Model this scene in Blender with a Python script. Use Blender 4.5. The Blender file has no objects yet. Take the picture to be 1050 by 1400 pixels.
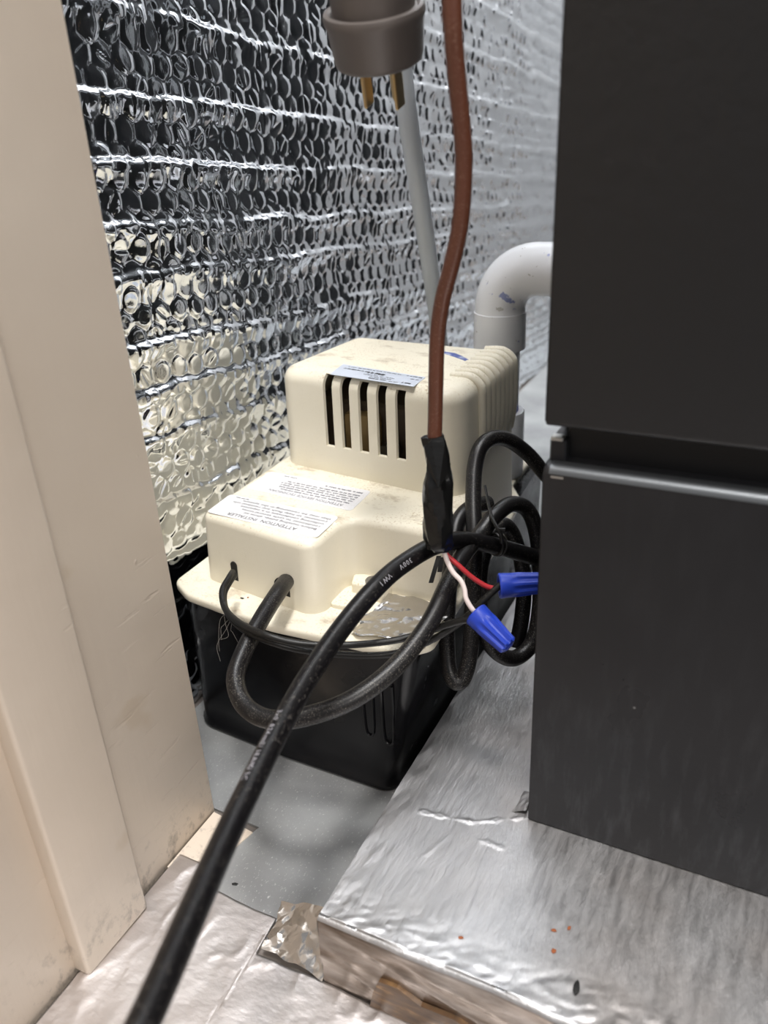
import bpy, bmesh, math, random
import numpy as np
from mathutils import Vector, Matrix

# ------------------------------------------------------------------ camera, world, lamps, exposure
SC = bpy.context.scene
COL = SC.collection
cam_d = bpy.data.cameras.new('camera')
cam = bpy.data.objects.new('camera', cam_d)
COL.objects.link(cam)
SC.camera = cam
cam_d.sensor_fit = 'VERTICAL'
cam_d.sensor_height = 36.0
cam_d.lens = 1116.0 / 1400.0 * 36.0
cam_d.clip_start = 0.01
cam.matrix_world = Matrix(((0.896762, -0.159016, 0.412954, 0.000000), (0.440090, 0.417992, -0.794735, 0.000000), (-0.046236, 0.894425, 0.444821, 0.330000), (0, 0, 0, 1)))
cam_d.dof.use_dof = True
cam_d.dof.focus_distance = 0.41
cam_d.dof.aperture_fstop = 9.5

world = bpy.data.worlds.new('room_bounce')
SC.world = world
world.use_nodes = True
world.node_tree.nodes['Background'].inputs[0].default_value = (0.96, 0.97, 1.0, 1)
world.node_tree.nodes['Background'].inputs[1].default_value = 0.34


def area_lamp(name, loc, target, size, power, color, size_y=None):
    d = bpy.data.lights.new(name, 'AREA')
    d.energy = power
    d.color = color
    d.shape = 'RECTANGLE' if size_y else 'DISK'
    d.size = size
    if size_y:
        d.size_y = size_y
    o = bpy.data.objects.new(name, d)
    COL.objects.link(o)
    o.location = loc
    o.rotation_euler = (Vector(target) - Vector(loc)).to_track_quat('-Z', 'Y').to_euler()
    return o


area_lamp('ceiling_lamp', (0.12, -0.10, 2.25), (-0.18, 0.3, 0.1), 0.26, 31.0, (1.0, 0.965, 0.93))
area_lamp('closet_lamp', (-0.19, 0.44, 2.10), (-0.18, 0.48, 0.2), 0.5, 18.0, (0.97, 0.98, 1.0))
area_lamp('rear_fill', (0.18, 1.18, 1.50), (-0.25, 1.0, 0.3), 0.25, 26.0, (0.96, 0.98, 1.0))  # unseen fill behind the furnace, added to brighten the far foil
area_lamp('room_fill', (1.45, -1.05, 1.8), (-0.23, 0.2, 0.2), 0.9, 31.0, (1.0, 0.95, 0.90))  # unseen soft fill added to lighten the jamb from the room side

SC.view_settings.view_transform = 'Standard'
SC.view_settings.look = 'None'
SC.view_settings.gamma = 1.0
SC.view_settings.use_curve_mapping = False
SC.view_settings.exposure = 0.05

random.seed(7)
RNG = np.random.default_rng(11)


# ------------------------------------------------------------------ helpers
def link(o, parent=None):
    COL.objects.link(o)
    if parent is not None:
        o.parent = parent
        o.matrix_parent_inverse = parent.matrix_world.inverted()
    return o


def thing(name, label, cat, loc=(0, 0, 0), group=None):
    o = bpy.data.objects.new(name, None)
    o.empty_display_size = 0.01
    COL.objects.link(o)
    o.location = loc
    o['label'] = label
    o['category'] = cat
    if group:
        o['group'] = group
    bpy.context.view_layer.update()
    return o


def tag(o, label, cat, group=None, kind=None):
    o['label'] = label
    o['category'] = cat
    if group:
        o['group'] = group
    if kind:
        o['kind'] = kind
    return o


def finish(name, bm, material, parent=None, smooth=True, angle=40):
    bmesh.ops.recalc_face_normals(bm, faces=bm.faces)
    me = bpy.data.meshes.new(name)
    bm.to_mesh(me)
    bm.free()
    me.materials.append(material)
    if smooth:
        me.shade_smooth()
        me.set_sharp_from_angle(angle=math.radians(angle))
    return link(bpy.data.objects.new(name, me), parent)


def catmull(pts, n=8):
    P = [Vector(p) for p in pts]
    P = [P[0] * 2 - P[1]] + P + [P[-1] * 2 - P[-2]]
    out = []
    for i in range(1, len(P) - 2):
        a, b, c, d = P[i - 1], P[i], P[i + 1], P[i + 2]
        for k in range(n):
            t = k / n
            out.append(0.5 * ((2 * b) + (c - a) * t + (2 * a - 5 * b + 4 * c - d) * t * t + (3 * b - a - 3 * c + d) * t ** 3))
    out.append(P[-2].copy())
    return out


def frames(path):
    n = len(path)
    T = [(path[min(i + 1, n - 1)] - path[max(i - 1, 0)]).normalized() for i in range(n)]
    N = T[0].orthogonal().normalized()
    fr = []
    for i in range(n):
        N = (N - T[i] * N.dot(T[i])).normalized()
        fr.append((T[i], N, T[i].cross(N)))
    return fr


def tube(bm, path, r, seg=16, cap=True, flat=1.0):
    fr = frames(path)
    rings = []
    for i, p in enumerate(path):
        rr = r(i / (len(path) - 1)) if callable(r) else r
        _, a, b = fr[i]
        rings.append([bm.verts.new(p + a * (math.cos(2 * math.pi * k / seg) * rr) + b * (math.sin(2 * math.pi * k / seg) * rr * flat))
                      for k in range(seg)])
    skin(bm, rings, cap, cap)
    return rings


def skin(bm, rings, cap0=True, cap1=True):
    for A, B in zip(rings, rings[1:]):
        n = len(A)
        for k in range(n):
            bm.faces.new((A[k], A[(k + 1) % n], B[(k + 1) % n], B[k]))
    if cap0:
        bm.faces.new(rings[0][::-1])
    if cap1:
        bm.faces.new(rings[-1])


def lathe(bm, prof, M=Matrix(), seg=32, mod=None, cap0=True, cap1=True):
    rings = []
    for (r, z) in prof:
        ring = []
        for k in range(seg):
            a = 2 * math.pi * k / seg
            rr = r + (mod(a, z) if mod else 0)
            ring.append(bm.verts.new(M @ Vector((rr * math.cos(a), rr * math.sin(a), z))))
        rings.append(ring)
    skin(bm, rings, cap0, cap1)


def rpoly(pts, rad, inset=0.0, seg=6):
    """Rounded CCW polygon, moved inwards by inset; rad per corner (convex shrink, concave grow)."""
    n = len(pts)
    P = [Vector((p[0], p[1])) for p in pts]
    nrm = []
    for i in range(n):
        d = (P[(i + 1) % n] - P[i]).normalized()
        nrm.append(Vector((-d.y, d.x)))
    out = []
    for i in range(n):
        n0, n1 = nrm[i - 1], nrm[i]
        d0 = (P[i] - P[i - 1]).normalized()
        d1 = (P[(i + 1) % n] - P[i]).normalized()
        cr = d0.x * d1.y - d0.y * d1.x
        den = 1 + n0.dot(n1)
        q = P[i] + (n0 + n1) * (inset / den)
        r = rad[i] if isinstance(rad, (list, tuple)) else rad
        r = max(r - inset, 0.0004) if cr > 0 else r + inset
        th = math.atan2(cr, d0.dot(d1))
        t = abs(r * math.tan(th / 2))
        a, b = q - d0 * t, q + d1 * t
        for k in range(seg + 1):
            u = k / seg
            # arc through quadratic-like slerp
            c = a + (n0 * (1 if cr > 0 else -1)) * r
            v0 = a - c
            ang = th * u
            v = Vector((v0.x * math.cos(ang) - v0.y * math.sin(ang), v0.x * math.sin(ang) + v0.y * math.cos(ang)))
            out.append(c + v)
    return out


def loft(bm, levels, cap0=True, cap1=True):
    rings = [[bm.verts.new((p.x, p.y, z)) for p in poly] for poly, z in levels]
    skin(bm, rings, cap0, cap1)


def rounded_block(bm, pts, rad, z0, z1, fil, draft=0.0, seg=6, fseg=5, foot=0.0):
    lv = []
    if foot:
        for k in range(fseg):
            a = k / fseg * math.pi / 2
            lv.append((rpoly(pts, rad, foot * (1 - math.sin(a)), seg), z0 + foot * (1 - math.cos(a))))
    lv.append((rpoly(pts, rad, 0, seg), z0 + foot))
    lv.append((rpoly(pts, rad, draft, seg), z1 - fil))
    for k in range(1, fseg + 1):
        a = k / fseg * math.pi / 2
        lv.append((rpoly(pts, rad, draft + fil * (1 - math.cos(a)), seg), z1 - fil + fil * math.sin(a)))
    loft(bm, lv)


def box(bm, lo, hi, bev=0.0, seg=2):
    r = bmesh.ops.create_cube(bm, size=1)
    vs = r['verts']
    for v in vs:
        v.co = Vector([lo[i] + (v.co[i] + 0.5) * (hi[i] - lo[i]) for i in range(3)])
    if bev:
        es = list({e for v in vs for e in v.link_edges})
        bmesh.ops.bevel(bm, geom=es, offset=bev, segments=seg, profile=0.5, affect='EDGES')


def vnoise(x, y, seed=0):
    """value noise on arrays, about -1..1"""
    xi = np.floor(x).astype(np.int64)
    yi = np.floor(y).astype(np.int64)
    fx, fy = x - xi, y - yi
    fx = fx * fx * (3 - 2 * fx)
    fy = fy * fy * (3 - 2 * fy)

    def h(a, b):
        return hash2(a, b, seed) * 2 - 1
    return ((h(xi, yi) * (1 - fx) + h(xi + 1, yi) * fx) * (1 - fy) + (h(xi, yi + 1) * (1 - fx) + h(xi + 1, yi + 1) * fx) * fy)


def hash2(a, b, seed=0):
    v = (a * 374761393 + b * 668265263 + seed * 982451653) & 0x7fffffff
    v = ((v ^ (v >> 13)) * 1274126177) & 0x7fffffff
    v = (v ^ (v >> 16)) & 0xffff
    return v / 65535.0


def tnoise(x, y, seed=0):
    """piecewise flat facets: random heights on a triangle lattice"""
    x, y = x + 0.35 * vnoise(x * 0.7, y * 0.7, seed + 90), y + 0.35 * vnoise(x * 0.7 + 9, y * 0.7, seed + 91)
    xi = np.floor(x).astype(np.int64)
    yi = np.floor(y).astype(np.int64)
    fx, fy = x - xi, y - yi
    a, b, c, d = [hash2(xi + i, yi + j, seed) * 2 - 1 for i, j in ((0, 0), (1, 0), (0, 1), (1, 1))]
    return np.where(fx > fy, a + fx * (b - a) + fy * (d - b), a + fy * (c - a) + fx * (d - c))


def ridged(x, y, seed=0):
    return 1 - np.abs(vnoise(x, y, seed))


def grid_mesh(name, V, nu, nv, material, parent=None, flip=False):
    """V: (nu*nv,3) vertices, index i*nv+j"""
    me = bpy.data.meshes.new(name)
    i, j = np.meshgrid(np.arange(nu - 1), np.arange(nv - 1), indexing='ij')
    a = (i * nv + j).ravel()
    q = np.stack([a, a + nv, a + nv + 1, a + 1], 1)
    if flip:
        q = q[:, ::-1]
    nf = len(q)
    me.vertices.add(len(V))
    me.vertices.foreach_set('co', V.astype(np.float32).ravel())
    me.loops.add(nf * 4)
    me.loops.foreach_set('vertex_index', q.astype(np.int32).ravel())
    me.polygons.add(nf)
    me.polygons.foreach_set('loop_start', np.arange(0, nf * 4, 4, dtype=np.int32))
    me.update(calc_edges=True)
    me.validate()
    me.shade_smooth()
    me.materials.append(material)
    return link(bpy.data.objects.new(name, me), parent)


# ------------------------------------------------------------------ materials
def mat(name, base=(0.5, 0.5, 0.5), rough=0.5, metal=0.0, spec=0.5):
    m = bpy.data.materials.new(name)
    m.use_nodes = True
    nt = m.node_tree
    b = nt.nodes['Principled BSDF']
    b.inputs['Base Color'].default_value = (*base, 1)
    b.inputs['Roughness'].default_value = rough
    b.inputs['Metallic'].default_value = metal
    b.inputs['Specular IOR Level'].default_value = spec
    return m, nt, b


class N:
    """short node builder on one tree, object coordinates"""
    def __init__(s, nt):
        s.nt = nt
        s.tc = nt.nodes.new('ShaderNodeTexCoord').outputs['Object']

    def map(s, scale=(1, 1, 1), rot=(0, 0, 0)):
        n = s.nt.nodes.new('ShaderNodeMapping')
        n.inputs['Scale'].default_value = scale
        n.inputs['Rotation'].default_value = rot
        s.nt.links.new(s.tc, n.inputs['Vector'])
        return n.outputs[0]

    def noise(s, scale, detail=4, vec=None, rough=0.5, dist=0.0):
        n = s.nt.nodes.new('ShaderNodeTexNoise')
        n.inputs['Scale'].default_value = scale
        n.inputs['Detail'].default_value = detail
        n.inputs['Roughness'].default_value = rough
        n.inputs['Distortion'].default_value = dist
        s.nt.links.new(vec if vec is not None else s.tc, n.inputs['Vector'])
        return n.outputs['Fac']

    def voronoi(s, scale, vec=None, feature='F1', out='Distance', rnd=1.0):
        n = s.nt.nodes.new('ShaderNodeTexVoronoi')
        n.feature = feature
        n.inputs['Scale'].default_value = scale
        n.inputs['Randomness'].default_value = rnd
        s.nt.links.new(vec if vec is not None else s.tc, n.inputs['Vector'])
        return n.outputs[out]

    def ramp(s, fac, stops):
        n = s.nt.nodes.new('ShaderNodeValToRGB')
        el = n.color_ramp.elements
        while len(el) < len(stops):
            el.new(0.5)
        for e, (p, c) in zip(el, stops):
            e.position = p
            e.color = c if len(c) == 4 else (*c, 1)
        s.nt.links.new(fac, n.inputs[0])
        return n.outputs[0]

    def range(s, fac, a, b, c=0.0, d=1.0):
        n = s.nt.nodes.new('ShaderNodeMapRange')
        n.inputs['From Min'].default_value = a
        n.inputs['From Max'].default_value = b
        n.inputs['To Min'].default_value = c
        n.inputs['To Max'].default_value = d
        s.nt.links.new(fac, n.inputs['Value'])
        return n.outputs[0]

    def mix(s, fac, a, b, blend='MIX'):
        n = s.nt.nodes.new('ShaderNodeMix')
        n.data_type = 'RGBA'
        n.blend_type = blend
        for sock, v in ((n.inputs['Factor'], fac), (n.inputs['A'], a), (n.inputs['B'], b)):
            if isinstance(v, (int, float)):
                sock.default_value = v
            elif isinstance(v, tuple):
                sock.default_value = (*v, 1) if len(v) == 3 else v
            else:
                s.nt.links.new(v, sock)
        # the colour sockets of a Mix node sit after the float and vector ones
        return n.outputs['Result']

    def mixc(s, fac, a, b, blend='MIX'):
        n = s.nt.nodes.new('ShaderNodeMix')
        n.data_type = 'RGBA'
        n.blend_type = blend
        for sock, v in ((n.inputs[0], fac), (n.inputs[6], a), (n.inputs[7], b)):
            if isinstance(v, (int, float)):
                sock.default_value = v
            elif isinstance(v, tuple):
                sock.default_value = (*v, 1) if len(v) == 3 else v
            else:
                s.nt.links.new(v, sock)
        return n.outputs[2]

    def math(s, op, a, b=0.0):
        n = s.nt.nodes.new('ShaderNodeMath')
        n.operation = op
        for sock, v in zip(n.inputs, (a, b)):
            if isinstance(v, (int, float)):
                sock.default_value = v
            else:
                s.nt.links.new(v, sock)
        return n.outputs[0]

    def bump(s, h, strength=0.2, dist=0.001, bsdf=None):
        n = s.nt.nodes.new('ShaderNodeBump')
        n.inputs['Strength'].default_value = strength
        n.inputs['Distance'].default_value = dist
        s.nt.links.new(h, n.inputs['Height'])
        if bsdf:
            s.nt.links.new(n.outputs[0], bsdf.inputs['Normal'])
        return n.outputs[0]

    def up(s):
        g = s.nt.nodes.new('ShaderNodeNewGeometry')
        x = s.nt.nodes.new('ShaderNodeSeparateXYZ')
        s.nt.links.new(g.outputs['Normal'], x.inputs[0])
        return x.outputs['Z']

    def xyz(s):
        x = s.nt.nodes.new('ShaderNodeSeparateXYZ')
        s.nt.links.new(s.tc, x.inputs[0])
        return x.outputs


def dusty(m, nt, b, base, dust, amount=0.5, scale=900, up_only=True):
    """scattered dust specks on a plastic, thicker on faces that look up"""
    n = N(nt)
    sp = n.range(n.noise(scale, 3, rough=0.7), 0.56, 0.66)
    pat = n.range(n.noise(45, 3), 0.35, 0.65)
    f = n.math('MULTIPLY', sp, pat)
    if up_only:
        f = n.math('MULTIPLY', f, n.range(n.up(), 0.1, 0.9, 0.08, 1.0))
    f = n.math('MULTIPLY', f, amount)
    c = n.mixc(f, base, dust)
    nt.links.new(c, b.inputs['Base Color'])
    return n, f, c


# bubble foil
M_FOIL, nt, b = mat('bubble_foil', (0.80, 0.825, 0.86), 0.10, 1.0)
n = N(nt)
n.bump(n.noise(420, 3), 0.10, 0.0006, b)
# smooth foil tape over platform
M_TAPE, nt, b = mat('foil_tape', (0.70, 0.69, 0.70), 0.3, 1.0)
n = N(nt)
streak = n.noise(420, 6, n.map((1.0, 0.14, 1.0), (0, 0, 0.15)), 0.6)
fine = n.noise(260, 4, n.map((1.0, 0.14, 1.0), (0, 0, -0.1)), 0.7)
blot = n.noise(14, 4)
nt.links.new(n.ramp(blot, [(0.3, (0.47, 0.44, 0.425)), (0.5, (0.54, 0.535, 0.54)), (0.7, (0.60, 0.605, 0.62))]), b.inputs['Base Color'])
nt.links.new(n.range(n.math('ADD', streak, n.math('MULTIPLY', fine, 0.4)), 0.45, 0.95, 0.38, 0.58), b.inputs['Roughness'])
hh = n.math('ADD', n.math('MULTIPLY', fine, 0.5), n.math('MULTIPLY', n.noise(620, 4, n.map((1.0, 0.22, 1.0), (0, 0, 0.12)), 0.7), 0.8))
n.bump(n.math('ADD', hh, n.math('MULTIPLY', n.noise(70, 2), 0.5)), 0.34, 0.0010, b)
# front sill foil, pinker and flatter
M_SILL, nt, b = mat('sill_foil', (0.72, 0.69, 0.68), 0.48, 1.0)
n = N(nt)
blot = n.noise(22, 4)
nt.links.new(n.ramp(blot, [(0.3, (0.60, 0.555, 0.54)), (0.65, (0.69, 0.66, 0.65))]), b.inputs['Base Color'])
n.bump(n.math('ADD', n.noise(150, 4, n.map((1, 2.2, 1), (0, 0, -0.6))), n.math('MULTIPLY', n.noise(420, 3), 0.4)), 0.28, 0.0008, b)
# darker brown foil on the platform's front edge
M_FACE, nt, b = mat('brown_front_foil', (0.40, 0.35, 0.31), 0.3, 1.0)
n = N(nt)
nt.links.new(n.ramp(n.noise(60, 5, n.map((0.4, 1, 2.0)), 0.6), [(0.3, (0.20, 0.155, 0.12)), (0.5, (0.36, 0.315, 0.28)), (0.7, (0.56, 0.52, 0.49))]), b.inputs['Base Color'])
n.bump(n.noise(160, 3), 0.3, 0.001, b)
# crumpled foil
M_CRUMP, nt, b = mat('crumpled_foil', (0.62, 0.60, 0.58), 0.22, 1.0)
# galvanised sheet
M_GALV, nt, b = mat('galvanized_sheet', (0.36, 0.375, 0.38), 0.55, 0.55)
n = N(nt)
big = n.noise(20, 4)
fine = n.noise(900, 3, n.map((1, 0.5, 1)), 0.7)
c = n.ramp(big, [(0.3, (0.27, 0.275, 0.28)), (0.7, (0.43, 0.44, 0.44))])
c = n.mixc(n.range(fine, 0.60, 0.72), c, (0.62, 0.62, 0.62))
nt.links.new(c, b.inputs['Base Color'])
n.bump(fine, 0.15, 0.0004, b)
# painted wood
M_PAINT, nt, b = mat('beige_paint', (0.66, 0.56, 0.45), 0.42)
n = N(nt)
brush = n.noise(70, 4, n.map((1, 4.0, 0.25)), 0.6)
lump = n.noise(38, 2)
spot = n.range(n.voronoi(70), 0.0, 0.09, 1.0, 0.0)
spot = n.math('MULTIPLY', spot, n.range(n.noise(40, 2), 0.5, 0.62))
gouge = n.range(n.noise(90, 4, n.map((1, 0.35, 2.4), (0.5, 0, 0)), 0.6), 0.60, 0.74)
gouge = n.math('MULTIPLY', gouge, n.math('MULTIPLY', n.range(n.noise(16, 2), 0.46, 0.60), n.range(n.xyz()[2], 0.20, 0.14)))
c = n.ramp(n.noise(9, 3), [(0.3, (0.70, 0.60, 0.495)), (0.7, (0.76, 0.665, 0.56))])
zz = n.xyz()[2]
low = n.range(zz, 0.0, 0.035, 1.0, 0.0)
smear = n.range(n.noise(130, 6, n.map((1, 1, 0.7), (0.5, 0, 0)), 0.7), 0.52, 0.70)
c = n.mixc(n.math('MULTIPLY', n.math('MULTIPLY', smear, low), 0.75), c, (0.10, 0.085, 0.075))
c = n.mixc(n.math('MULTIPLY', n.range(n.noise(26, 4), 0.66, 0.72), 0.2), c, (0.50, 0.36, 0.20))
nt.links.new(c, b.inputs['Base Color'])
h = n.math('ADD', n.math('MULTIPLY', brush, 0.22), n.math('MULTIPLY', lump, 0.6))
h = n.math('ADD', h, n.math('MULTIPLY', spot, 0.8))
h = n.math('SUBTRACT', h, n.math('MULTIPLY', gouge, 0.8))
n.bump(h, 0.5, 0.0010, b)
# cream plastic
CREAM = (0.82, 0.765, 0.625)
M_CREAM, nt, b = mat('cream_plastic', CREAM, 0.33)
n, f, c = dusty(M_CREAM, nt, b, CREAM, (0.40, 0.28, 0.13), 0.9, 800)
grime = n.math('MULTIPLY', n.range(n.noise(55, 5, n.map((1, 1.6, 1)), 0.65), 0.54, 0.74), n.range(n.up(), 0.6, 0.95))
c = n.mixc(n.math('MULTIPLY', grime, 0.7), c, (0.30, 0.21, 0.11))
nt.links.new(c, b.inputs['Base Color'])
rr = n.range(n.up(), 0.5, 0.95, 0.28, 0.55)
nt.links.new(rr, b.inputs['Roughness'])
# black plastics
M_TANK, nt, b = mat('tank_plastic', (0.004, 0.004, 0.005), 0.2, 0.0, 0.3)
n = N(nt)
nt.links.new(n.range(n.noise(60, 4), 0.3, 0.8, 0.12, 0.34), b.inputs['Roughness'])
M_CORD, nt, b = mat('cord_rubber', (0.006, 0.0055, 0.006), 0.38, 0.0, 0.35)
dusty(M_CORD, nt, b, (0.006, 0.0055, 0.006), (0.34, 0.31, 0.27), 0.55, 1700, False)
M_CORD_FRONT, nt, b = mat('cord_rubber_clean', (0.005, 0.0045, 0.005), 0.36, 0.0, 0.35)
dusty(M_CORD_FRONT, nt, b, (0.005, 0.0045, 0.005), (0.30, 0.27, 0.24), 0.22, 700, False)
M_WIRE, nt, b = mat('wire_black', (0.008, 0.0075, 0.007), 0.42, 0.0, 0.35)
dusty(M_WIRE, nt, b, (0.008, 0.0075, 0.007), (0.30, 0.27, 0.22), 0.25, 1500)
M_VINYL, nt, b = mat('tape_vinyl', (0.006, 0.006, 0.006), 0.24, 0.0, 0.45)
n = N(nt)
n.bump(n.noise(160, 4, n.map((1, 1, 2.0), (0.4, 0.2, 0))), 0.25, 0.001, b)
M_PRINT, _, _ = mat('cord_print', (0.34, 0.33, 0.36), 0.6)
M_BROWN, nt, b = mat('brown_jacket', (0.12, 0.042, 0.024), 0.34)
dusty(M_BROWN, nt, b, (0.12, 0.042, 0.024), (0.42, 0.30, 0.22), 0.35, 1200, False)
M_RED, _, _ = mat('red_insulation', (0.46, 0.028, 0.035), 0.4)
M_WHITE, _, _ = mat('white_insulation', (0.82, 0.71, 0.68), 0.4)
M_NUT, nt, b = mat('blue_plastic', (0.018, 0.05, 0.42), 0.34)
M_LABEL, nt, b = mat('white_label', (0.80, 0.80, 0.82), 0.35)
n = N(nt)
c = n.mixc(n.math('MULTIPLY', n.range(n.noise(1200, 3), 0.58, 0.68), 0.35), (0.80, 0.80, 0.82), (0.45, 0.36, 0.24))
nt.links.new(c, b.inputs['Base Color'])
M_PLATE, _, _ = mat('rating_label', (0.60, 0.65, 0.74), 0.3)
M_INK, _, _ = mat('label_ink', (0.03, 0.03, 0.035), 0.6)
M_INK2, _, _ = mat('label_small_ink', (0.16, 0.16, 0.19), 0.6)
M_HOLE, _, _ = mat('dark_opening', (0.008, 0.007, 0.006), 0.8)
M_STEEL, _, _ = mat('screw_steel', (0.32, 0.32, 0.33), 0.35, 1.0)
M_LAMI, _, _ = mat('motor_laminations', (0.10, 0.075, 0.05), 0.6, 0.3)
M_COIL, _, _ = mat('motor_bobbin', (0.42, 0.30, 0.13), 0.5)
# furnace paint
M_FURN, nt, b = mat('furnace_paint', (0.0135, 0.0138, 0.0160), 0.33, 0.0, 0.42)
n = N(nt)
n.bump(n.noise(330, 2), 0.12, 0.0006, b)
speck = n.range(n.voronoi(58), 0.0, 0.045, 1.0, 0.0)
speck = n.math('MULTIPLY', speck, n.range(n.noise(31, 2), 0.53, 0.56))
low_pale = n.math('MULTIPLY', n.range(n.noise(60, 5, n.map((4.0, 1, 0.7)), 0.6), 0.5, 0.8), n.range(n.xyz()[2], 0.04, 0.15, 0.22, 0.03))  # pale streaks, stronger towards the bottom
c = n.mixc(low_pale, (0.0135, 0.0138, 0.0160), (0.16, 0.165, 0.18))
c = n.mixc(speck, c, (0.6, 0.6, 0.6))
nt.links.new(c, b.inputs['Base Color'])
nt.links.new(n.range(n.noise(25, 4), 0.3, 0.7, 0.26, 0.42), b.inputs['Roughness'])
M_FURN_UP, nt, b = mat('furnace_paint_upper', (0.0118, 0.0125, 0.0145), 0.42, 0.0, 0.5)
n = N(nt)
n.bump(n.noise(200, 2), 0.35, 0.0009, b)
M_CHIP, _, _ = mat('bare_edge_metal', (0.62, 0.62, 0.60), 0.35, 1.0)
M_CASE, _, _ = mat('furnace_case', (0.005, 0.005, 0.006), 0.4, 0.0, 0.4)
# pipes
M_PVC, nt, b = mat('white_pvc', (0.86, 0.87, 0.90), 0.24)
n = N(nt)
blu = n.range(n.noise(60, 4, None, 0.6), 0.645, 0.675)
dirt = n.range(n.noise(240, 2), 0.70, 0.73)
c = n.mixc(n.math('MULTIPLY', blu, 0.75), (0.86, 0.87, 0.90), (0.10, 0.15, 0.48))
c = n.mixc(n.math('MULTIPLY', dirt, 0.5), c, (0.30, 0.28, 0.22))
nt.links.new(c, b.inputs['Base Color'])
M_PRIMER, nt, b = mat('blue_primer', (0.05, 0.085, 0.34), 0.35)
n = N(nt)
c = n.mixc(n.range(n.noise(120, 3), 0.56, 0.7), (0.05, 0.085, 0.34), (0.55, 0.6, 0.72))
nt.links.new(c, b.inputs['Base Color'])
M_TUBE, nt, b = mat('clear_vinyl', (0.84, 0.88, 0.92), 0.25)
b.inputs['Transmission Weight'].default_value = 0.4
b.inputs['IOR'].default_value = 1.35
M_PLUG, _, _ = mat('plug_grey', (0.125, 0.108, 0.10), 0.42)
M_BRASS, _, _ = mat('plug_brass', (0.62, 0.46, 0.24), 0.3, 1.0)
M_PLY, nt, b = mat('bare_wood', (0.22, 0.12, 0.06), 0.28)
n = N(nt)
c = n.ramp(n.noise(120, 4, n.map((1, 1, 4))), [(0.3, (0.06, 0.035, 0.022)), (0.6, (0.15, 0.085, 0.042)), (0.78, (0.34, 0.20, 0.085))])
nt.links.new(c, b.inputs['Base Color'])
M_SUB, _, _ = mat('subfloor', (0.16, 0.14, 0.125), 0.6)
M_EDGE_HILITE, _, _ = mat('edge_highlight_paint', (0.13, 0.14, 0.15), 0.42, 0.7)  # paler colour for the painted door-edge highlight
M_RUST, _, _ = mat('rust', (0.30, 0.09, 0.03), 0.8)
M_BLACKCHIP, _, _ = mat('black_chip', (0.01, 0.01, 0.01), 0.5)
M_BACK, _, _ = mat('closet_back_wall', (0.50, 0.50, 0.50), 0.7)
M_WEB, _, _ = mat('cobweb_thread', (0.45, 0.42, 0.38), 0.8)

# ------------------------------------------------------------------ setting: bubble-foil wall
WX = -0.300
TILT = 0.0946
SEAMS = [0.072, 0.102, 0.132, 0.1645, 0.202, 0.228, 0.2535, 0.2895, 0.312, 0.342, 0.372, 0.408, 0.446, 0.484, 0.522, 0.56, 0.60, 0.64]


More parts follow.
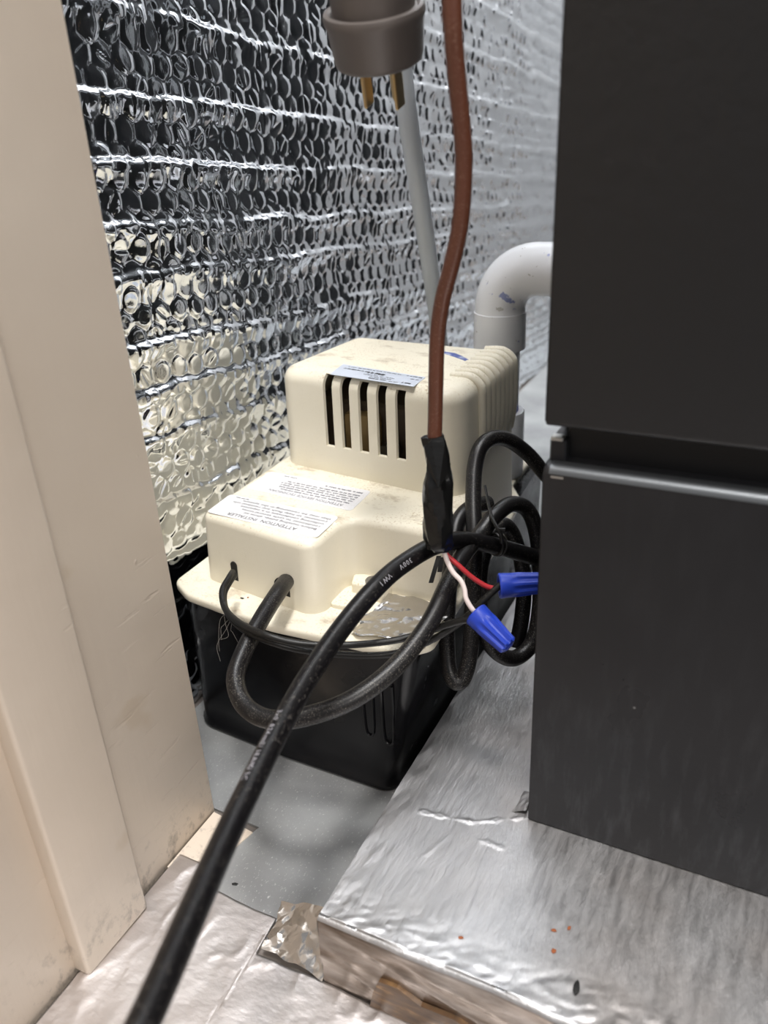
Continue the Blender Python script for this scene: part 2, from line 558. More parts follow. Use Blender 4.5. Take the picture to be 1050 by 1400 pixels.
def foil_height(Y, Z):
    v = Z + TILT * Y
    u = Y
    # wandering seams
    wob = 0.0022 * vnoise(u / 0.05, v / 0.035, 3) + 0.0010 * vnoise(u / 0.016, v / 0.03, 4)
    vv = v + wob
    h = 0.0022 * vnoise(u / 0.09, v / 0.06, 1) + 0.0007 * vnoise(u / 0.04, v / 0.03, 2)
    P, R = 0.0136, 0.0108
    r0 = np.floor(vv / R)
    best = np.full(u.shape, 9.0)
    bi = np.zeros(u.shape, np.int64)
    bj = np.zeros(u.shape, np.int64)
    bx = np.zeros(u.shape)
    by = np.zeros(u.shape)
    for dj in (0, 1):
        j = (r0 + dj).astype(np.int64)
        off = (j % 2) * 0.5
        i = np.round(u / P - off).astype(np.int64)
        cx = (i + off) * P + (hash2(i, j, 5) - 0.5) * 0.0010
        cy = j * R + (hash2(i, j, 6) - 0.5) * 0.0008
        dx, dy = u - cx, vv - cy
        d = np.sqrt(dx * dx + dy * dy)
        m = d < best
        best = np.where(m, d, best)
        bi = np.where(m, i, bi)
        bj = np.where(m, j, bj)
        bx = np.where(m, dx, bx)
        by = np.where(m, dy, by)
    rad = 0.0064
    q = np.clip(best / rad, 0, 1)
    k1, k2, k3 = hash2(bi, bj, 7), hash2(bi, bj, 8), hash2(bi, bj, 9)
    full = 0.55 + 0.6 * k1
    dome = 0.00115 * full * (1 - q ** 7)
    # every bubble leans its own way, some are pinched by a fold
    far = 1 + 2.2 * np.clip((Y - 0.55) / 0.2, 0, 1)
    dome = dome * (0.75 + 0.25 * far)
    lean = far * (bx * (k2 - 0.5) + by * (k3 - 0.5)) * 0.15 * (1 - q ** 8)
    ang = k2 * 6.28
    cr = bx * np.cos(ang) + by * np.sin(ang)
    fold = -0.0007 * np.exp(-(cr / 0.0010) ** 2) * (k3 > 0.72) * (1 - q ** 2)
    rim = 0.00045 * np.exp(-((best - 0.0066) / 0.0005) ** 2)
    s = np.zeros(u.shape)
    amp = np.ones(u.shape)
    for k, s0 in enumerate(SEAMS):
        d = vv - s0
        st = 0.5 + 0.7 * (0.5 + 0.5 * vnoise(u / 0.045, np.full_like(u, k * 3.1), 20 + k))
        crk = 0.0007 * vnoise(u / 0.0045, d / 0.004 + k * 7.7, 30 + k) * np.exp(-(d / 0.004) ** 2)
        # ledge: stands out just below the seam, drops sharply above
        seg = 0.7 + 0.5 * hash2(np.floor(u / 0.0088 + 0.5 * vnoise(u / 0.02, u * 0, 60 + k)).astype(np.int64), np.full(u.shape, k, np.int64), 61)
        up = np.where(d > 0, 1 / (1 + np.exp((d - 0.0021) / 0.0006)), np.exp(-(d / 0.0062) ** 2))
        s += st * seg * 0.0034 * up + crk
        amp *= 1 - 0.85 * np.exp(-(d / 0.0032) ** 2)
    wr = 0.0004 * vnoise(u / 0.006, v / 0.004, 14) * ridged(u / 0.03, v / 0.03, 15) ** 4
    return h + (dome + lean + fold + rim) * amp + s + wr


ys = np.concatenate([np.arange(0.243, 0.62, 0.0008), np.arange(0.62, 0.95, 0.0011), np.arange(0.95, 1.345, 0.0018)])
zs = np.arange(0.0, 0.50, 0.00085)
YY, ZZ = np.meshgrid(ys, zs, indexing='ij')
HH = foil_height(YY, ZZ)
V = np.stack([(WX + HH).ravel(), YY.ravel(), ZZ.ravel()], 1)
bm = bmesh.new()
box(bm, (WX - 0.02, 0.24, 0.0), (WX - 0.006, 1.35, 1.6))
wall = finish('wall_left', bm, M_FOIL, None, False)
wall['kind'] = 'structure'
fo = grid_mesh('bubble_foil_sheet', V, len(ys), len(zs), M_FOIL, wall)
zs2 = np.arange(0.499, 1.6, 0.006)
ys2 = np.arange(0.243, 1.345, 0.006)
YY, ZZ = np.meshgrid(ys2, zs2, indexing='ij')
HH = 0.004 * vnoise(YY / 0.05, ZZ / 0.035, 1) + 0.001
V = np.stack([(WX + HH).ravel(), YY.ravel(), ZZ.ravel()], 1)
grid_mesh('upper_foil_sheet', V, len(ys2), len(zs2), M_FOIL, wall)

bm = bmesh.new()
box(bm, (-0.32, 1.35, 0.0), (0.42, 1.37, 1.6))
wb = finish('wall_back', bm, M_BACK, None, False)
wb['kind'] = 'structure'

# ------------------------------------------------------------------ setting: floor
bm = bmesh.new()
box(bm, (-2.5, -3.0, -0.03), (2.5, 1.36, -0.0016))
floor = finish('floor', bm, M_SUB, None, False)
floor['kind'] = 'structure'
# galvanised sheet with a cut corner
bm = bmesh.new()
sh = [(-0.212, 0.196), (-0.136, 0.196), (-0.136, 1.349), (-0.296, 1.349), (-0.296, 0.242), (-0.206, 0.2385), (-0.2115, 0.2155)]
lo = [bm.verts.new((x, y, -0.0014)) for x, y in sh]
hi = [bm.verts.new((x, y, 0.0)) for x, y in sh]
skin(bm, [lo, hi])
finish('metal_sheet', bm, M_GALV, floor, False)


def sill(Y, X):
    h = 0.0003 * vnoise(X / 0.02, Y / 0.03, 41) + 0.00012 * vnoise(X / 0.005, Y / 0.007, 47) + 0.00008 * ridged(X / 0.05 + Y / 0.03, Y / 0.02 - X / 0.04, 42) ** 10
    h += 0.0006 * ridged(X / 0.01, Y / 0.018, 44) ** 6 * np.clip(1 - np.abs(Y - 0.176) / 0.012, 0, 1)
    h += 0.0012 * ridged((X + Y) / 0.018, (Y - X) / 0.04, 45) ** 5 * np.clip(1 - np.abs(X + 0.228) / 0.012, 0, 1)
    return h


xs = np.arange(-0.232, 0.30, 0.0012)
ts = np.linspace(0, 1, 150)
XX, TT = np.meshgrid(xs, ts, indexing='ij')
edge = np.where(XX < -0.2135, 0.2085, np.where(XX < -0.168, 0.1985, 0.1802)) + 0.0007 * vnoise(XX / 0.01, XX * 0, 46)
YY = 0.02 + (edge - 0.02) * TT
HH = 0.0010 + sill(YY, XX)
HH = np.where(TT > 0.995, -0.0012, HH)
V = np.stack([XX.ravel(), YY.ravel(), HH.ravel()], 1)
grid_mesh('foil_covering', V, len(xs), len(ts), M_SILL, floor)

# ------------------------------------------------------------------ setting: door jamb with stop
bm = bmesh.new()
box(bm, (-0.32, -0.35, -0.002), (-0.2343, 0.2389, 0.80), 0.0009, 2)
jamb = finish('trim_1', bm, M_PAINT)
jamb['kind'] = 'structure'
jamb['label'] = 'beige painted door jamb at the left edge'
bm = bmesh.new()
box(bm, (-0.236, 0.1394, 0.0012), (-0.2262, 0.1772, 0.80), 0.0018, 3)
finish('door_stop', bm, M_PAINT, jamb)

# ------------------------------------------------------------------ foil-covered platform
PT = 0.04
plat = thing('foil_platform', 'low platform wrapped in scratched silver foil tape under the dark furnace', 'platform', (0.1, 0.55, 0))


def plat_h(X, Y):
    h = 0.00016 * vnoise(X / 0.02, Y / 0.03, 51) + 0.00007 * vnoise(X / 0.005, Y / 0.010, 52)
    fr = np.clip(1 - (Y - 0.18) / 0.022, 0, 1)
    h += 0.00050 * fr * (tnoise(X / 0.0065 + Y / 0.02, Y / 0.0034 - X / 0.02, 53) + 0.5 * tnoise(X / 0.003, Y / 0.002, 50))
    lf = np.clip(1 - (X + 0.1335) / 0.014, 0, 1)
    h += 0.0004 * lf * tnoise(X / 0.0035, Y / 0.008, 54)
    # a few long creases in the foil
    for (x0, y0, x1, y1, a) in ((-0.118, 0.247, -0.095, 0.2505, 0.00035), (-0.095, 0.2505, -0.074, 0.2625, 0.0004), (-0.090, 0.243, -0.078, 0.243, 0.0003), (-0.101, 0.238, -0.106, 0.226, 0.0002)):
        dx, dy = x1 - x0, y1 - y0
        L2 = dx * dx + dy * dy
        t = np.clip(((X - x0) * dx + (Y - y0) * dy) / L2, 0, 1)
        d = np.hypot(X - x0 - t * dx, Y - y0 - t * dy)
        h += a * np.exp(-((d + 0.0012 * vnoise(X / 0.004, Y / 0.004, 55)) / 0.0007) ** 2)
    return h


xs = np.concatenate([np.arange(-0.1335, 0.06, 0.0007), np.arange(0.06, 0.36, 0.004)])
yt = np.concatenate([np.arange(0.1825, 0.285, 0.0007), np.arange(0.285, 0.97, 0.0025)])
# rows: up the front face, over the rounded edge, along the top
rows = [(0.1805 - 0.0003, z) for z in np.arange(0.0, PT - 0.0025, 0.0012)]
rows += [(0.1827 - 0.0025 * math.cos(a), PT - 0.0025 + 0.0025 * math.sin(a)) for a in np.linspace(0, 1.4, 5)]
nfront = len(rows)
ry = np.array([r[0] for r in rows] + list(yt))
rz = np.array([r[1] for r in rows] + [PT] * len(yt))
XX, RY = np.meshgrid(xs, ry, indexing='ij')
_, RZ = np.meshgrid(xs, rz, indexing='ij')
top = np.arange(len(ry)) >= nfront
H = plat_h(XX, RY)
face = 0.0007 * vnoise(XX / 0.012, RZ / 0.008, 57) + 0.0006 * ridged(XX / 0.03 + RZ / 0.01, RZ / 0.012, 58) ** 3
RZ2 = np.where(top[None, :], RZ + H, RZ)
RY2 = np.where(top[None, :], RY, RY - np.clip(face, -0.0008, 0.0012) * np.clip(RZ / 0.004, 0, 1))
V = np.stack([XX.ravel(), RY2.ravel(), RZ2.ravel()], 1)
fs = grid_mesh('foil_skin', V, len(xs), len(ry), M_TAPE, plat)
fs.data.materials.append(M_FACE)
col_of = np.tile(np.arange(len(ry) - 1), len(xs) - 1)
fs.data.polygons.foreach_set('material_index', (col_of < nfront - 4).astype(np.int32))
# left side of the platform
zs = np.linspace(0, PT, 20)
ysd = np.arange(0.181, 0.97, 0.003)
YY, ZZ = np.meshgrid(ysd, zs, indexing='ij')
XX = -0.1340 - 0.0006 * vnoise(YY / 0.012, ZZ / 0.01, 59) * (ZZ < PT - 0.003) + np.where(ZZ > PT - 0.001, 0.0008, 0)
grid_mesh('foil_side', np.stack([XX.ravel(), YY.ravel(), ZZ.ravel()], 1), len(ysd), len(zs), M_TAPE, plat)
# torn spot where the brown board shows
bm = bmesh.new()
tp = [(-0.111, 0.0010), (-0.03, 0.0010), (-0.03, 0.0125), (-0.045, 0.0145), (-0.060, 0.012), (-0.074, 0.0165), (-0.088, 0.0155), (-0.098, 0.0205), (-0.106, 0.0195), (-0.109, 0.011)]
fr_ = [bm.verts.new((x, 0.17845 + 0.0002 * random.random(), z)) for x, z in tp]
bk_ = [bm.verts.new((x, 0.1806, z)) for x, z in tp]
skin(bm, [fr_, bk_])
finish('torn_patch', bm, M_PLY, plat, False)


def crumple(name, corners, nu, nv, amp, seed, material, parent=None, freq=0.012, ragged=0.0):
    """a crumpled sheet spanning four corners (u0v0,u1v0,u1v1,u0v1)"""
    A, B, C_, D = [np.array(c, float) for c in corners]
    u, v = np.meshgrid(np.linspace(0, 1, nu), np.linspace(0, 1, nv), indexing='ij')
    u3, v3 = u[..., None], v[..., None]
    base = (A * (1 - u3) + B * u3) * (1 - v3) + (D * (1 - u3) + C_ * u3) * v3
    nrm = np.cross(B - A, D - A)
    nrm = nrm / np.linalg.norm(nrm)
    Lu, Lv = np.linalg.norm(B - A), np.linalg.norm(D - A)
    x, y = u * Lu / freq, v * Lv / freq
    h = amp * (0.55 + 0.55 * tnoise(x * 0.8 + y * 0.6, y * 0.8 - x * 0.6, seed) + 0.32 * tnoise(x * 1.9 - y * 1.1, y * 1.9 + x * 1.1, seed + 1) + 0.10 * tnoise(x * 4.5 + y, y * 4.5, seed + 2))
    P = base + nrm * h[..., None]
    if ragged:
        e = (ragged * vnoise(x * 1.5, y * 1.5, seed + 3))[..., None]
        w = np.clip(np.maximum(np.abs(u3 - 0.5), np.abs(v3 - 0.5)) * 2 - 0.6, 0, 0.4) / 0.4
        ctr = (A + B + C_ + D) / 4
        dr = base - ctr
        dr = dr / (np.linalg.norm(dr, axis=2, keepdims=True) + 1e-9)
        P = P + dr * e * w
    return grid_mesh(name, P.reshape(-1, 3), nu, nv, material, parent)


o = crumple('foil_scrap', [(-0.1645, 0.1815, 0.0015), (-0.1345, 0.1795, 0.0015), (-0.1350, 0.199, 0.021), (-0.1655, 0.1995, 0.0105)], 90, 80, 0.0026, 71, M_CRUMP, None, 0.009, 0.0012)
tag(o, 'crumpled piece of silver foil at the near left corner of the platform', 'foil')
o = crumple('foil_scrap', [(-0.0800, 0.264, 0.0408), (-0.0780, 0.277, 0.0408), (-0.0730, 0.277, 0.0432), (-0.0732, 0.2645, 0.0430)], 16, 16, 0.0008, 81, M_TAPE, None, 0.006, 0.001)
tag(o, 'tiny torn foil curl against the lower left corner of the furnace', 'foil')
# wood shim by the jamb
bm = bmesh.new()
sp = [(-0.2335, 0.1990), (-0.2120, 0.1970), (-0.2112, 0.2150), (-0.2068, 0.2340), (-0.2335, 0.2370)]
skin(bm, [[bm.verts.new((x, y, -0.0013)) for x, y in sp], [bm.verts.new((x, y, 0.0006)) for x, y in sp]])
o = finish('wood_shim', bm, M_PAINT, None, False)
tag(o, 'small flat cream board end beside the foot of the door jamb', 'board')

# ------------------------------------------------------------------ furnace
FX, FY = -0.0718, 0.2624
furn = thing('furnace', 'dark grey steel furnace with two door panels standing on the foil platform', 'furnace', (0.15, 0.5, PT))
bm = bmesh.new()
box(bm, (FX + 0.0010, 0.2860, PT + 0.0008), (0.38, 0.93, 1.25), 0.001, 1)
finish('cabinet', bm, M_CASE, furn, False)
# left stile of the cabinet showing in the gap between the doors
bm = bmesh.new()
box(bm, (FX + 0.0004, 0.2690, 0.2050), (FX + 0.0062, 0.2865, 0.2208), 0.0006, 1)
finish('cabinet_stile', bm, M_FURN, furn, False)
bm = bmesh.new()
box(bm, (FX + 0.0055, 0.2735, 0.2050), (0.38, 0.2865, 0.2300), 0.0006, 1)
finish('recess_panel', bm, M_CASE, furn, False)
bm = bmesh.new()
box(bm, (FX + 0.0005, 0.2688, 0.2200), (FX + 0.0050, 0.2730, 0.2218), 0.0005, 1)
finish('bare_corner', bm, M_CHIP, furn, False)


def door(name, z0, z1, material, rt, rb, corner=0.0):
    """folded sheet door: front face, rolled top and bottom edges"""
    bm = bmesh.new()
    prof = []
    dep = 0.0235
    if rb:
        for k in range(7):
            a = k / 6 * math.pi / 2
            prof.append((FY + rb - rb * math.sin(a), z0 + rb - rb * math.cos(a)))
    else:
        prof.append((FY, z0))
    if rt:
        for k in range(7):
            a = k / 6 * math.pi / 2
            prof.append((FY + rt - rt * math.cos(a), z1 - rt + rt * math.sin(a)))
    else:
        prof.append((FY, z1))
    prof.append((FY + dep, z1 + 0.0004))
    prof.append((FY + dep, z0))
    A = [bm.verts.new((FX + corner, y, z)) for y, z in prof]
    B = [bm.verts.new((0.38, y, z)) for y, z in prof]
    skin(bm, [A, B])
    bmesh.ops.bevel(bm, geom=[e for e in bm.edges if abs(e.verts[0].co.x - FX - corner) < 1e-6 and abs(e.verts[1].co.x - FX - corner) < 1e-6],
                    offset=0.0009, segments=2, profile=0.5, affect='EDGES')
    return finish(name, bm, material, furn, True, 50)


door('lower_door', PT + 0.0006, 0.2128, M_FURN, 0.0034, 0.0)
bm = bmesh.new()  # strip that paints a highlight along the lower door's rounded top edge
er = 0.0036
prof = [(FY + 0.0034 - er * math.cos(a), 0.2128 - 0.0034 + er * math.sin(a)) for a in np.linspace(0.25, 1.5, 9)] + [(FY + 0.0062, 0.2128 + 0.0003)]
A = [bm.verts.new((FX + 0.0022, y, z)) for y, z in prof]
B = [bm.verts.new((0.379, y, z)) for y, z in prof]
for k in range(len(A) - 1):
    bm.faces.new((A[k], A[k + 1], B[k + 1], B[k]))
finish('edge_highlight', bm, M_EDGE_HILITE, furn)['label'] = 'pale painted highlight along the top edge of the lower door'
door('upper_door', 0.2278, 1.25, M_FURN_UP, 0.0, 0.0022)
bm = bmesh.new()
box(bm, (FX + 0.0030, FY - 0.00012, 0.20885), (FX + 0.0075, FY + 0.0003, 0.20965))
finish('paint_chip', bm, M_CHIP, furn, False)['label'] = 'bare bright chip at the door corner'

# ------------------------------------------------------------------ condensate pump
pump = thing('condensate_pump', 'cream condensate pump with black tank beside the foil wall', 'pump', (-0.21, 0.42, 0.0))
# tank
tb = [(-0.287, 0.2915), (-0.220, 0.2868), (-0.152, 0.2865), (-0.150, 0.552), (-0.287, 0.552)]
tt = [(-0.284, 0.2930), (-0.215, 0.2850), (-0.1365, 0.2885), (-0.1480, 0.547), (-0.284, 0.547)]
trad = [0.014, 0.05, 0.008, 0.012, 0.012]
bm = bmesh.new()
lv = [(rpoly(tb, trad, 0.0012, 6), 0.0002), (rpoly(tb, trad, -0.0008, 6), 0.0016), (rpoly(tb, trad, -0.0008, 6), 0.0034), (rpoly(tb, trad, 0.0006, 6), 0.0050)]
for k in range(1, 9):
    t = k / 8
    mid = [(a[0] + (b_[0] - a[0]) * t, a[1] + (b_[1] - a[1]) * t) for a, b_ in zip(tb, tt)]
    lv.append((rpoly(mid, trad, 0.0006 - 0.0006 * t, 6), 0.005 + (0.0930 - 0.005) * t))
loft(bm, lv)
finish('tank', bm, M_TANK, pump, True, 50)
# moulded mounting slots near the tank's front right corner
for (x, z, w, hgt) in ((-0.1640, 0.0530, 0.0055, 0.030), (-0.1530, 0.0545, 0.0062, 0.036)):
    bm = bmesh.new()
    yf = 0.2868
    tube(bm, catmull([(x - w / 2, yf, z + hgt / 2), (x - w / 2, yf, z), (x - w / 2 + 0.0008, yf, z - hgt / 2), (x + w / 2 - 0.0008, yf, z - hgt / 2), (x + w / 2, yf, z), (x + w / 2, yf, z + hgt / 2)], 5), 0.0007, 6)
    finish('mounting_slot', bm, M_TANK, pump)
# flange
fl = [(-0.2885, 0.2960), (-0.2730, 0.2868), (-0.2150, 0.2795), (-0.1430, 0.2835), (-0.1310, 0.2960), (-0.1350, 0.4000), (-0.1405, 0.4650), (-0.1530, 0.4850), (-0.1540, 0.5500), (-0.2880, 0.5500)]
bm = bmesh.new()
rounded_block(bm, fl, [0.008, 0.02, 0.05, 0.008, 0.008, 0.03, 0.008, 0.01, 0.012, 0.012], 0.0925, 0.0975, 0.0018, 0.0, 6, 3, 0.0012)
finish('flange', bm, M_CREAM, pump)
# low front housing with the notch at its right
lo_p = [(-0.2735, 0.3050), (-0.1930, 0.2935), (-0.1925, 0.3290), (-0.1375, 0.3300), (-0.1395, 0.3960), (-0.2735, 0.4100)]
bm = bmesh.new()
rounded_block(bm, lo_p, [0.008, 0.010, 0.010, 0.008, 0.01, 0.01], 0.0970, 0.1380, 0.0045, 0.0022, 7, 5)
finish('front_housing', bm, M_CREAM, pump)
# raised pad and screw boss in the notch
bm = bmesh.new()
rounded_block(bm, [(-0.1930, 0.3050), (-0.1800, 0.3060), (-0.1800, 0.3320), (-0.1950, 0.3320)], 0.002, 0.0972, 0.1000, 0.0008)
finish('flange_pad', bm, M_CREAM, pump)
bm = bmesh.new()
rounded_block(bm, [(-0.1875, 0.3190), (-0.1690, 0.3190), (-0.1690, 0.3320), (-0.1920, 0.3320)], 0.0022, 0.0972, 0.1058, 0.0012)
boss = finish('screw_boss', bm, M_CREAM, pump)
bm = bmesh.new()
lathe(bm, [(0.0040, 0.1052), (0.0040, 0.1066), (0.0033, 0.1074), (0.0012, 0.1076)], Matrix.Translation((-0.1775, 0.3245, 0)), 20)
finish('screw', bm, M_STEEL, boss)
# tall motor housing
tall = [(-0.2690, 0.3820), (-0.1440, 0.3680), (-0.1425, 0.4620), (-0.2580, 0.4680)]
trd = [0.014, 0.016, 0.012, 0.014]
bm = bmesh.new()
rounded_block(bm, tall, trd, 0.0970, 0.1975, 0.0085, 0.0026, 8, 7)
shell = finish('motor_housing', bm, M_CREAM, pump, False)
bm = bmesh.new()
rounded_block(bm, tall, trd, 0.1050, 0.1975 - 0.0024, 0.0065, 0.0020, 6, 4)
for v in bm.verts:
    pass
cut1 = finish('cavity', bm, M_HOLE, None, False)
cut1.scale = (1, 1, 1)
me = cut1.data
cx, cy = -0.2045, 0.42
for v in me.vertices:
    v.co.x = cx + (v.co.x - cx) * 0.955
    v.co.y = cy + (v.co.y - cy) * 0.935
bm = bmesh.new()
SLOTS = [(-0.22983, 0.37741, 0.15421, 0.19541), (-0.21820, 0.37608, 0.15446, 0.19527), (-0.20617, 0.37474, 0.15442, 0.19437), (-0.19419, 0.37338, 0.15440, 0.19397), (-0.18207, 0.37200, 0.15446, 0.19324)]
for (x, yf, z0, z1) in SLOTS:
    w = 0.0062
    ang = math.atan2(0.368 - 0.382, -0.144 + 0.269)
    prof = [(-0.012, z0), (0.010, z0 + 0.0005), (0.014, z1 + 0.001), (-0.012, z1 + 0.001)]
    A = []
    for sx in (-w / 2, w / 2):
        A.append([bm.verts.new((x + sx * math.cos(ang) - d * math.sin(ang), yf + sx * math.sin(ang) + d * math.cos(ang), z)) for d, z in prof])
    skin(bm, A)
cut2 = finish('slot_cutter', bm, M_CREAM, None, False)
for c_ in (cut1, cut2):
    md = shell.modifiers.new('cut', 'BOOLEAN')
    md.operation = 'DIFFERENCE'
    md.solver = 'EXACT'
    md.object = c_
dg = bpy.context.evaluated_depsgraph_get()
nm = bpy.data.meshes.new_from_object(shell.evaluated_get(dg))
shell.modifiers.clear()
shell.data = nm
nm.materials.clear()
nm.materials.append(M_CREAM)
nm.polygons.foreach_set('material_index', [0] * len(nm.polygons))
nm.shade_smooth()
nm.set_sharp_from_angle(angle=math.radians(32))
for c_ in (cut1, cut2):
    bpy.data.objects.remove(c_)
# blue primer smear on the top
bm = bmesh.new()
sm = [(-0.18455, 0.44241, 0.19770), (-0.17639, 0.44070, 0.19770), (-0.16931, 0.43553, 0.19770), (-0.16073, 0.42717, 0.19770), (-0.16484, 0.42746, 0.19770), (-0.17392, 0.43334, 0.19770), (-0.18231, 0.43811, 0.19770)]
skin(bm, [[bm.verts.new((p[0], p[1], 0.1972)) for p in sm], [bm.verts.new((p[0], p[1], 0.19762)) for p in sm]])
finish('primer_smear', bm, M_PRIMER, pump, False)['label'] = 'pale blue primer smear on the housing top'
# fluted ribs that roll from the top over the right side
for i in range(8):
    y = 0.4005 + 0.0078 * i
    x1 = -0.1446 + 0.0010 * (1 - i / 7) * 0
    pts = [(-0.1625, y, 0.1966), (-0.156, y, 0.1972)]
    for k in range(1, 6):
        a = k / 6 * math.pi / 2
        pts.append((-0.1545 + 0.0098 * math.sin(a), y, 0.1890 + 0.0085 * math.cos(a)))
    pts += [(-0.1447, y, 0.184), (-0.1446, y, 0.165), (-0.1466, y, 0.150)]
    bm = bmesh.new()
    tube(bm, catmull(pts, 3), 0.0026, 10)
    finish('rib', bm, M_CREAM, pump)
# motor seen through the slots
bm = bmesh.new()
box(bm, (-0.252, 0.400, 0.1385), (-0.166, 0.448, 0.176), 0.002, 1)
mot = finish('motor', bm, M_LAMI, pump, False)
bm = bmesh.new()
box(bm, (-0.228, 0.3925, 0.142), (-0.206, 0.402, 0.171), 0.003, 2)
finish('winding', bm, M_COIL, mot)
bm = bmesh.new()
box(bm, (-0.188, 0.393, 0.139), (-0.176, 0.402, 0.180), 0.002, 2)
finish('terminal_block', bm, M_COIL, mot)
bm = bmesh.new()
lathe(bm, [(0.006, 0.0), (0.006, 0.008)], Matrix.Translation((-0.198, 0.396, 0.150)) @ Matrix.Rotation(math.pi / 2, 4, 'X'), 16)
finish('shaft_end', bm, M_STEEL, mot)


# openings in the front of the low housing: dark arches set into the wall
def arch(name, x, z0, w, hgt, y):
    bm = bmesh.new()
    pts = [(x - w / 2, z0), (x + w / 2, z0), (x + w / 2, z0 + hgt - w / 2)]
    for k in range(1, 10):
        a = k / 10 * math.pi
        pts.append((x + w / 2 * math.cos(a), z0 + hgt - w / 2 + w / 2 * math.sin(a)))
    pts.append((x - w / 2, z0 + hgt - w / 2))
    dy = lambda px: -0.1425 * (px - x)
    skin(bm, [[bm.verts.new((px, y + dy(px) - 0.0003, z)) for px, z in pts], [bm.verts.new((px, y + dy(px) + 0.004, z)) for px, z in pts]])
    return finish(name, bm, M_HOLE, pump, False)


arch('cord_opening', -0.2165, 0.0978, 0.0104, 0.0165, 0.2976)
arch('wire_opening', -0.2500, 0.0978, 0.0045, 0.0165, 0.3023)
# foil stuck on the flange
crumple('foil_patch', [(-0.1715, 0.2868, 0.0984), (-0.1335, 0.2900, 0.0982), (-0.1340, 0.3265, 0.0990), (-0.1705, 0.3265, 0.0990)], 110, 100, 0.0019, 91, M_CRUMP, pump, 0.011, 0.003)


# ---- labels: flat stickers with printed lettering
def bil(q, u, v):
    br, bl, fr2, fl2 = [Vector(p) for p in q]      # back-right, back-left, front-right, front-left
    return (br * (1 - u) + bl * u) * (1 - v) + (fr2 * (1 - u) + fl2 * u) * v


def sticker(name, q, z, material, rounding=0.1):
    bm = bmesh.new()
    ring = []
    asp = (Vector(q[0]) - Vector(q[1])).length / (Vector(q[0]) - Vector(q[2])).length
    for (cu, cv, a0) in ((0, 0, math.pi), (1, 0, 1.5 * math.pi), (1, 1, 0), (0, 1, 0.5 * math.pi)):
        for k in range(5):
            a = a0 + k / 4 * math.pi / 2
            u = cu + (rounding / asp if cu == 0 else -rounding / asp) + rounding / asp * math.cos(a)
            v = cv + (rounding if cv == 0 else -rounding) + rounding * math.sin(a)
            ring.append((u, v))
    pts = [bil(q, u, v) for u, v in ring]
    skin(bm, [[bm.verts.new((p.x, p.y, z)) for p in pts], [bm.verts.new((p.x, p.y, z + 0.00025)) for p in pts]])
    return finish(name, bm, material, pump, False)


def text_mesh(body, size=1.0):
    cu = bpy.data.curves.new('t', 'FONT')
    cu.body = body
    cu.size = size
    cu.resolution_u = 2
    ob = bpy.data.objects.new('t', cu)
    COL.objects.link(ob)
    dg = bpy.context.evaluated_depsgraph_get()
    me = bpy.data.meshes.new_from_object(ob.evaluated_get(dg))
    bpy.data.objects.remove(ob)
    bpy.data.curves.remove(cu)
    vs = [v.co.copy() for v in me.vertices]
    fs = [list(p.vertices) for p in me.polygons]
    bpy.data.meshes.remove(me)
    return vs, fs


def lettering(parent, q, z, lines, bars, ink, name='lettering'):
    """lines: (text, u0, u1, v_base, height); bars: (u0, u1, v, height) strokes of print too small to read"""
    bm = bmesh.new()
    for (t, u0, u1, vb, hgt) in lines:
        vs, fs = text_mesh(t)
        mx = max(v.x for v in vs)
        ht = 0.70
        out = [bm.verts.new((*bil(q, u0 + (u1 - u0) * v.x / mx, vb + hgt * v.y / ht), z)) for v in vs]
        for f_ in fs:
            try:
                bm.faces.new([out[i] for i in f_])
            except ValueError:
                pass
    for (u0, u1, v, hgt) in bars:
        u = u0
        while u < u1:
            w = random.uniform(0.02, 0.07)
            e = min(u + w, u1)
            # a word: small strokes
            x = u
            while x < e:
                s = random.uniform(0.004, 0.009)
                a0 = v + random.uniform(0, 0.25) * hgt
                a1 = v + hgt * random.uniform(0.6, 1.0)
                P = [bil(q, x, a0), bil(q, x + s * 0.7, a0), bil(q, x + s * 0.7, a1), bil(q, x, a1)]
                bm.faces.new([bm.verts.new((p.x, p.y, z)) for p in P])
                x += s
            u = e + random.uniform(0.012, 0.02)
    for f_ in bm.faces:
        f_.normal_update()
    me = bpy.data.meshes.new(name)
    bm.to_mesh(me)
    bm.free()
    me.materials.append(ink)
    o = link(bpy.data.objects.new(name, me), parent)
    return o


Q1 = [(-0.1976, 0.3292), (-0.2725 + 0.003, 0.3319), (-0.1969, 0.3044), (-0.2692 + 0.001, 0.3085)]
s1 = sticker('label', Q1, 0.1380, M_LABEL)
s1['label'] = 'nearer white sticker headed ATTENTION INSTALLER'
L = ['Before installing pump, allow air', 'conditioner to cycle several times', 'collecting condensate in a separate', 'container to help flush any residual oils', 'that may be remaining in the system.']
lettering(s1, Q1, 0.13835, [('ATTENTION  INSTALLER', 0.20, 0.83, 0.80, 0.125)]
          + [(t, 0.06 - 0.006 * i, [0.72, 0.76, 0.80, 0.90, 0.84][i], 0.655 - 0.125 * i, 0.085) for i, t in enumerate(L)], [(0.80, 0.92, 0.06, 0.05)], M_INK)
Q2 = [(-0.1961, 0.3636), (-0.2687 + 0.003, 0.3672), (-0.1951, 0.3376), (-0.2672 + 0.001, 0.3423)]
s2 = sticker('label', Q2, 0.1380, M_LABEL)
s2['label'] = 'farther white sticker headed ATTENTION SERVICE TECHNICIAN'
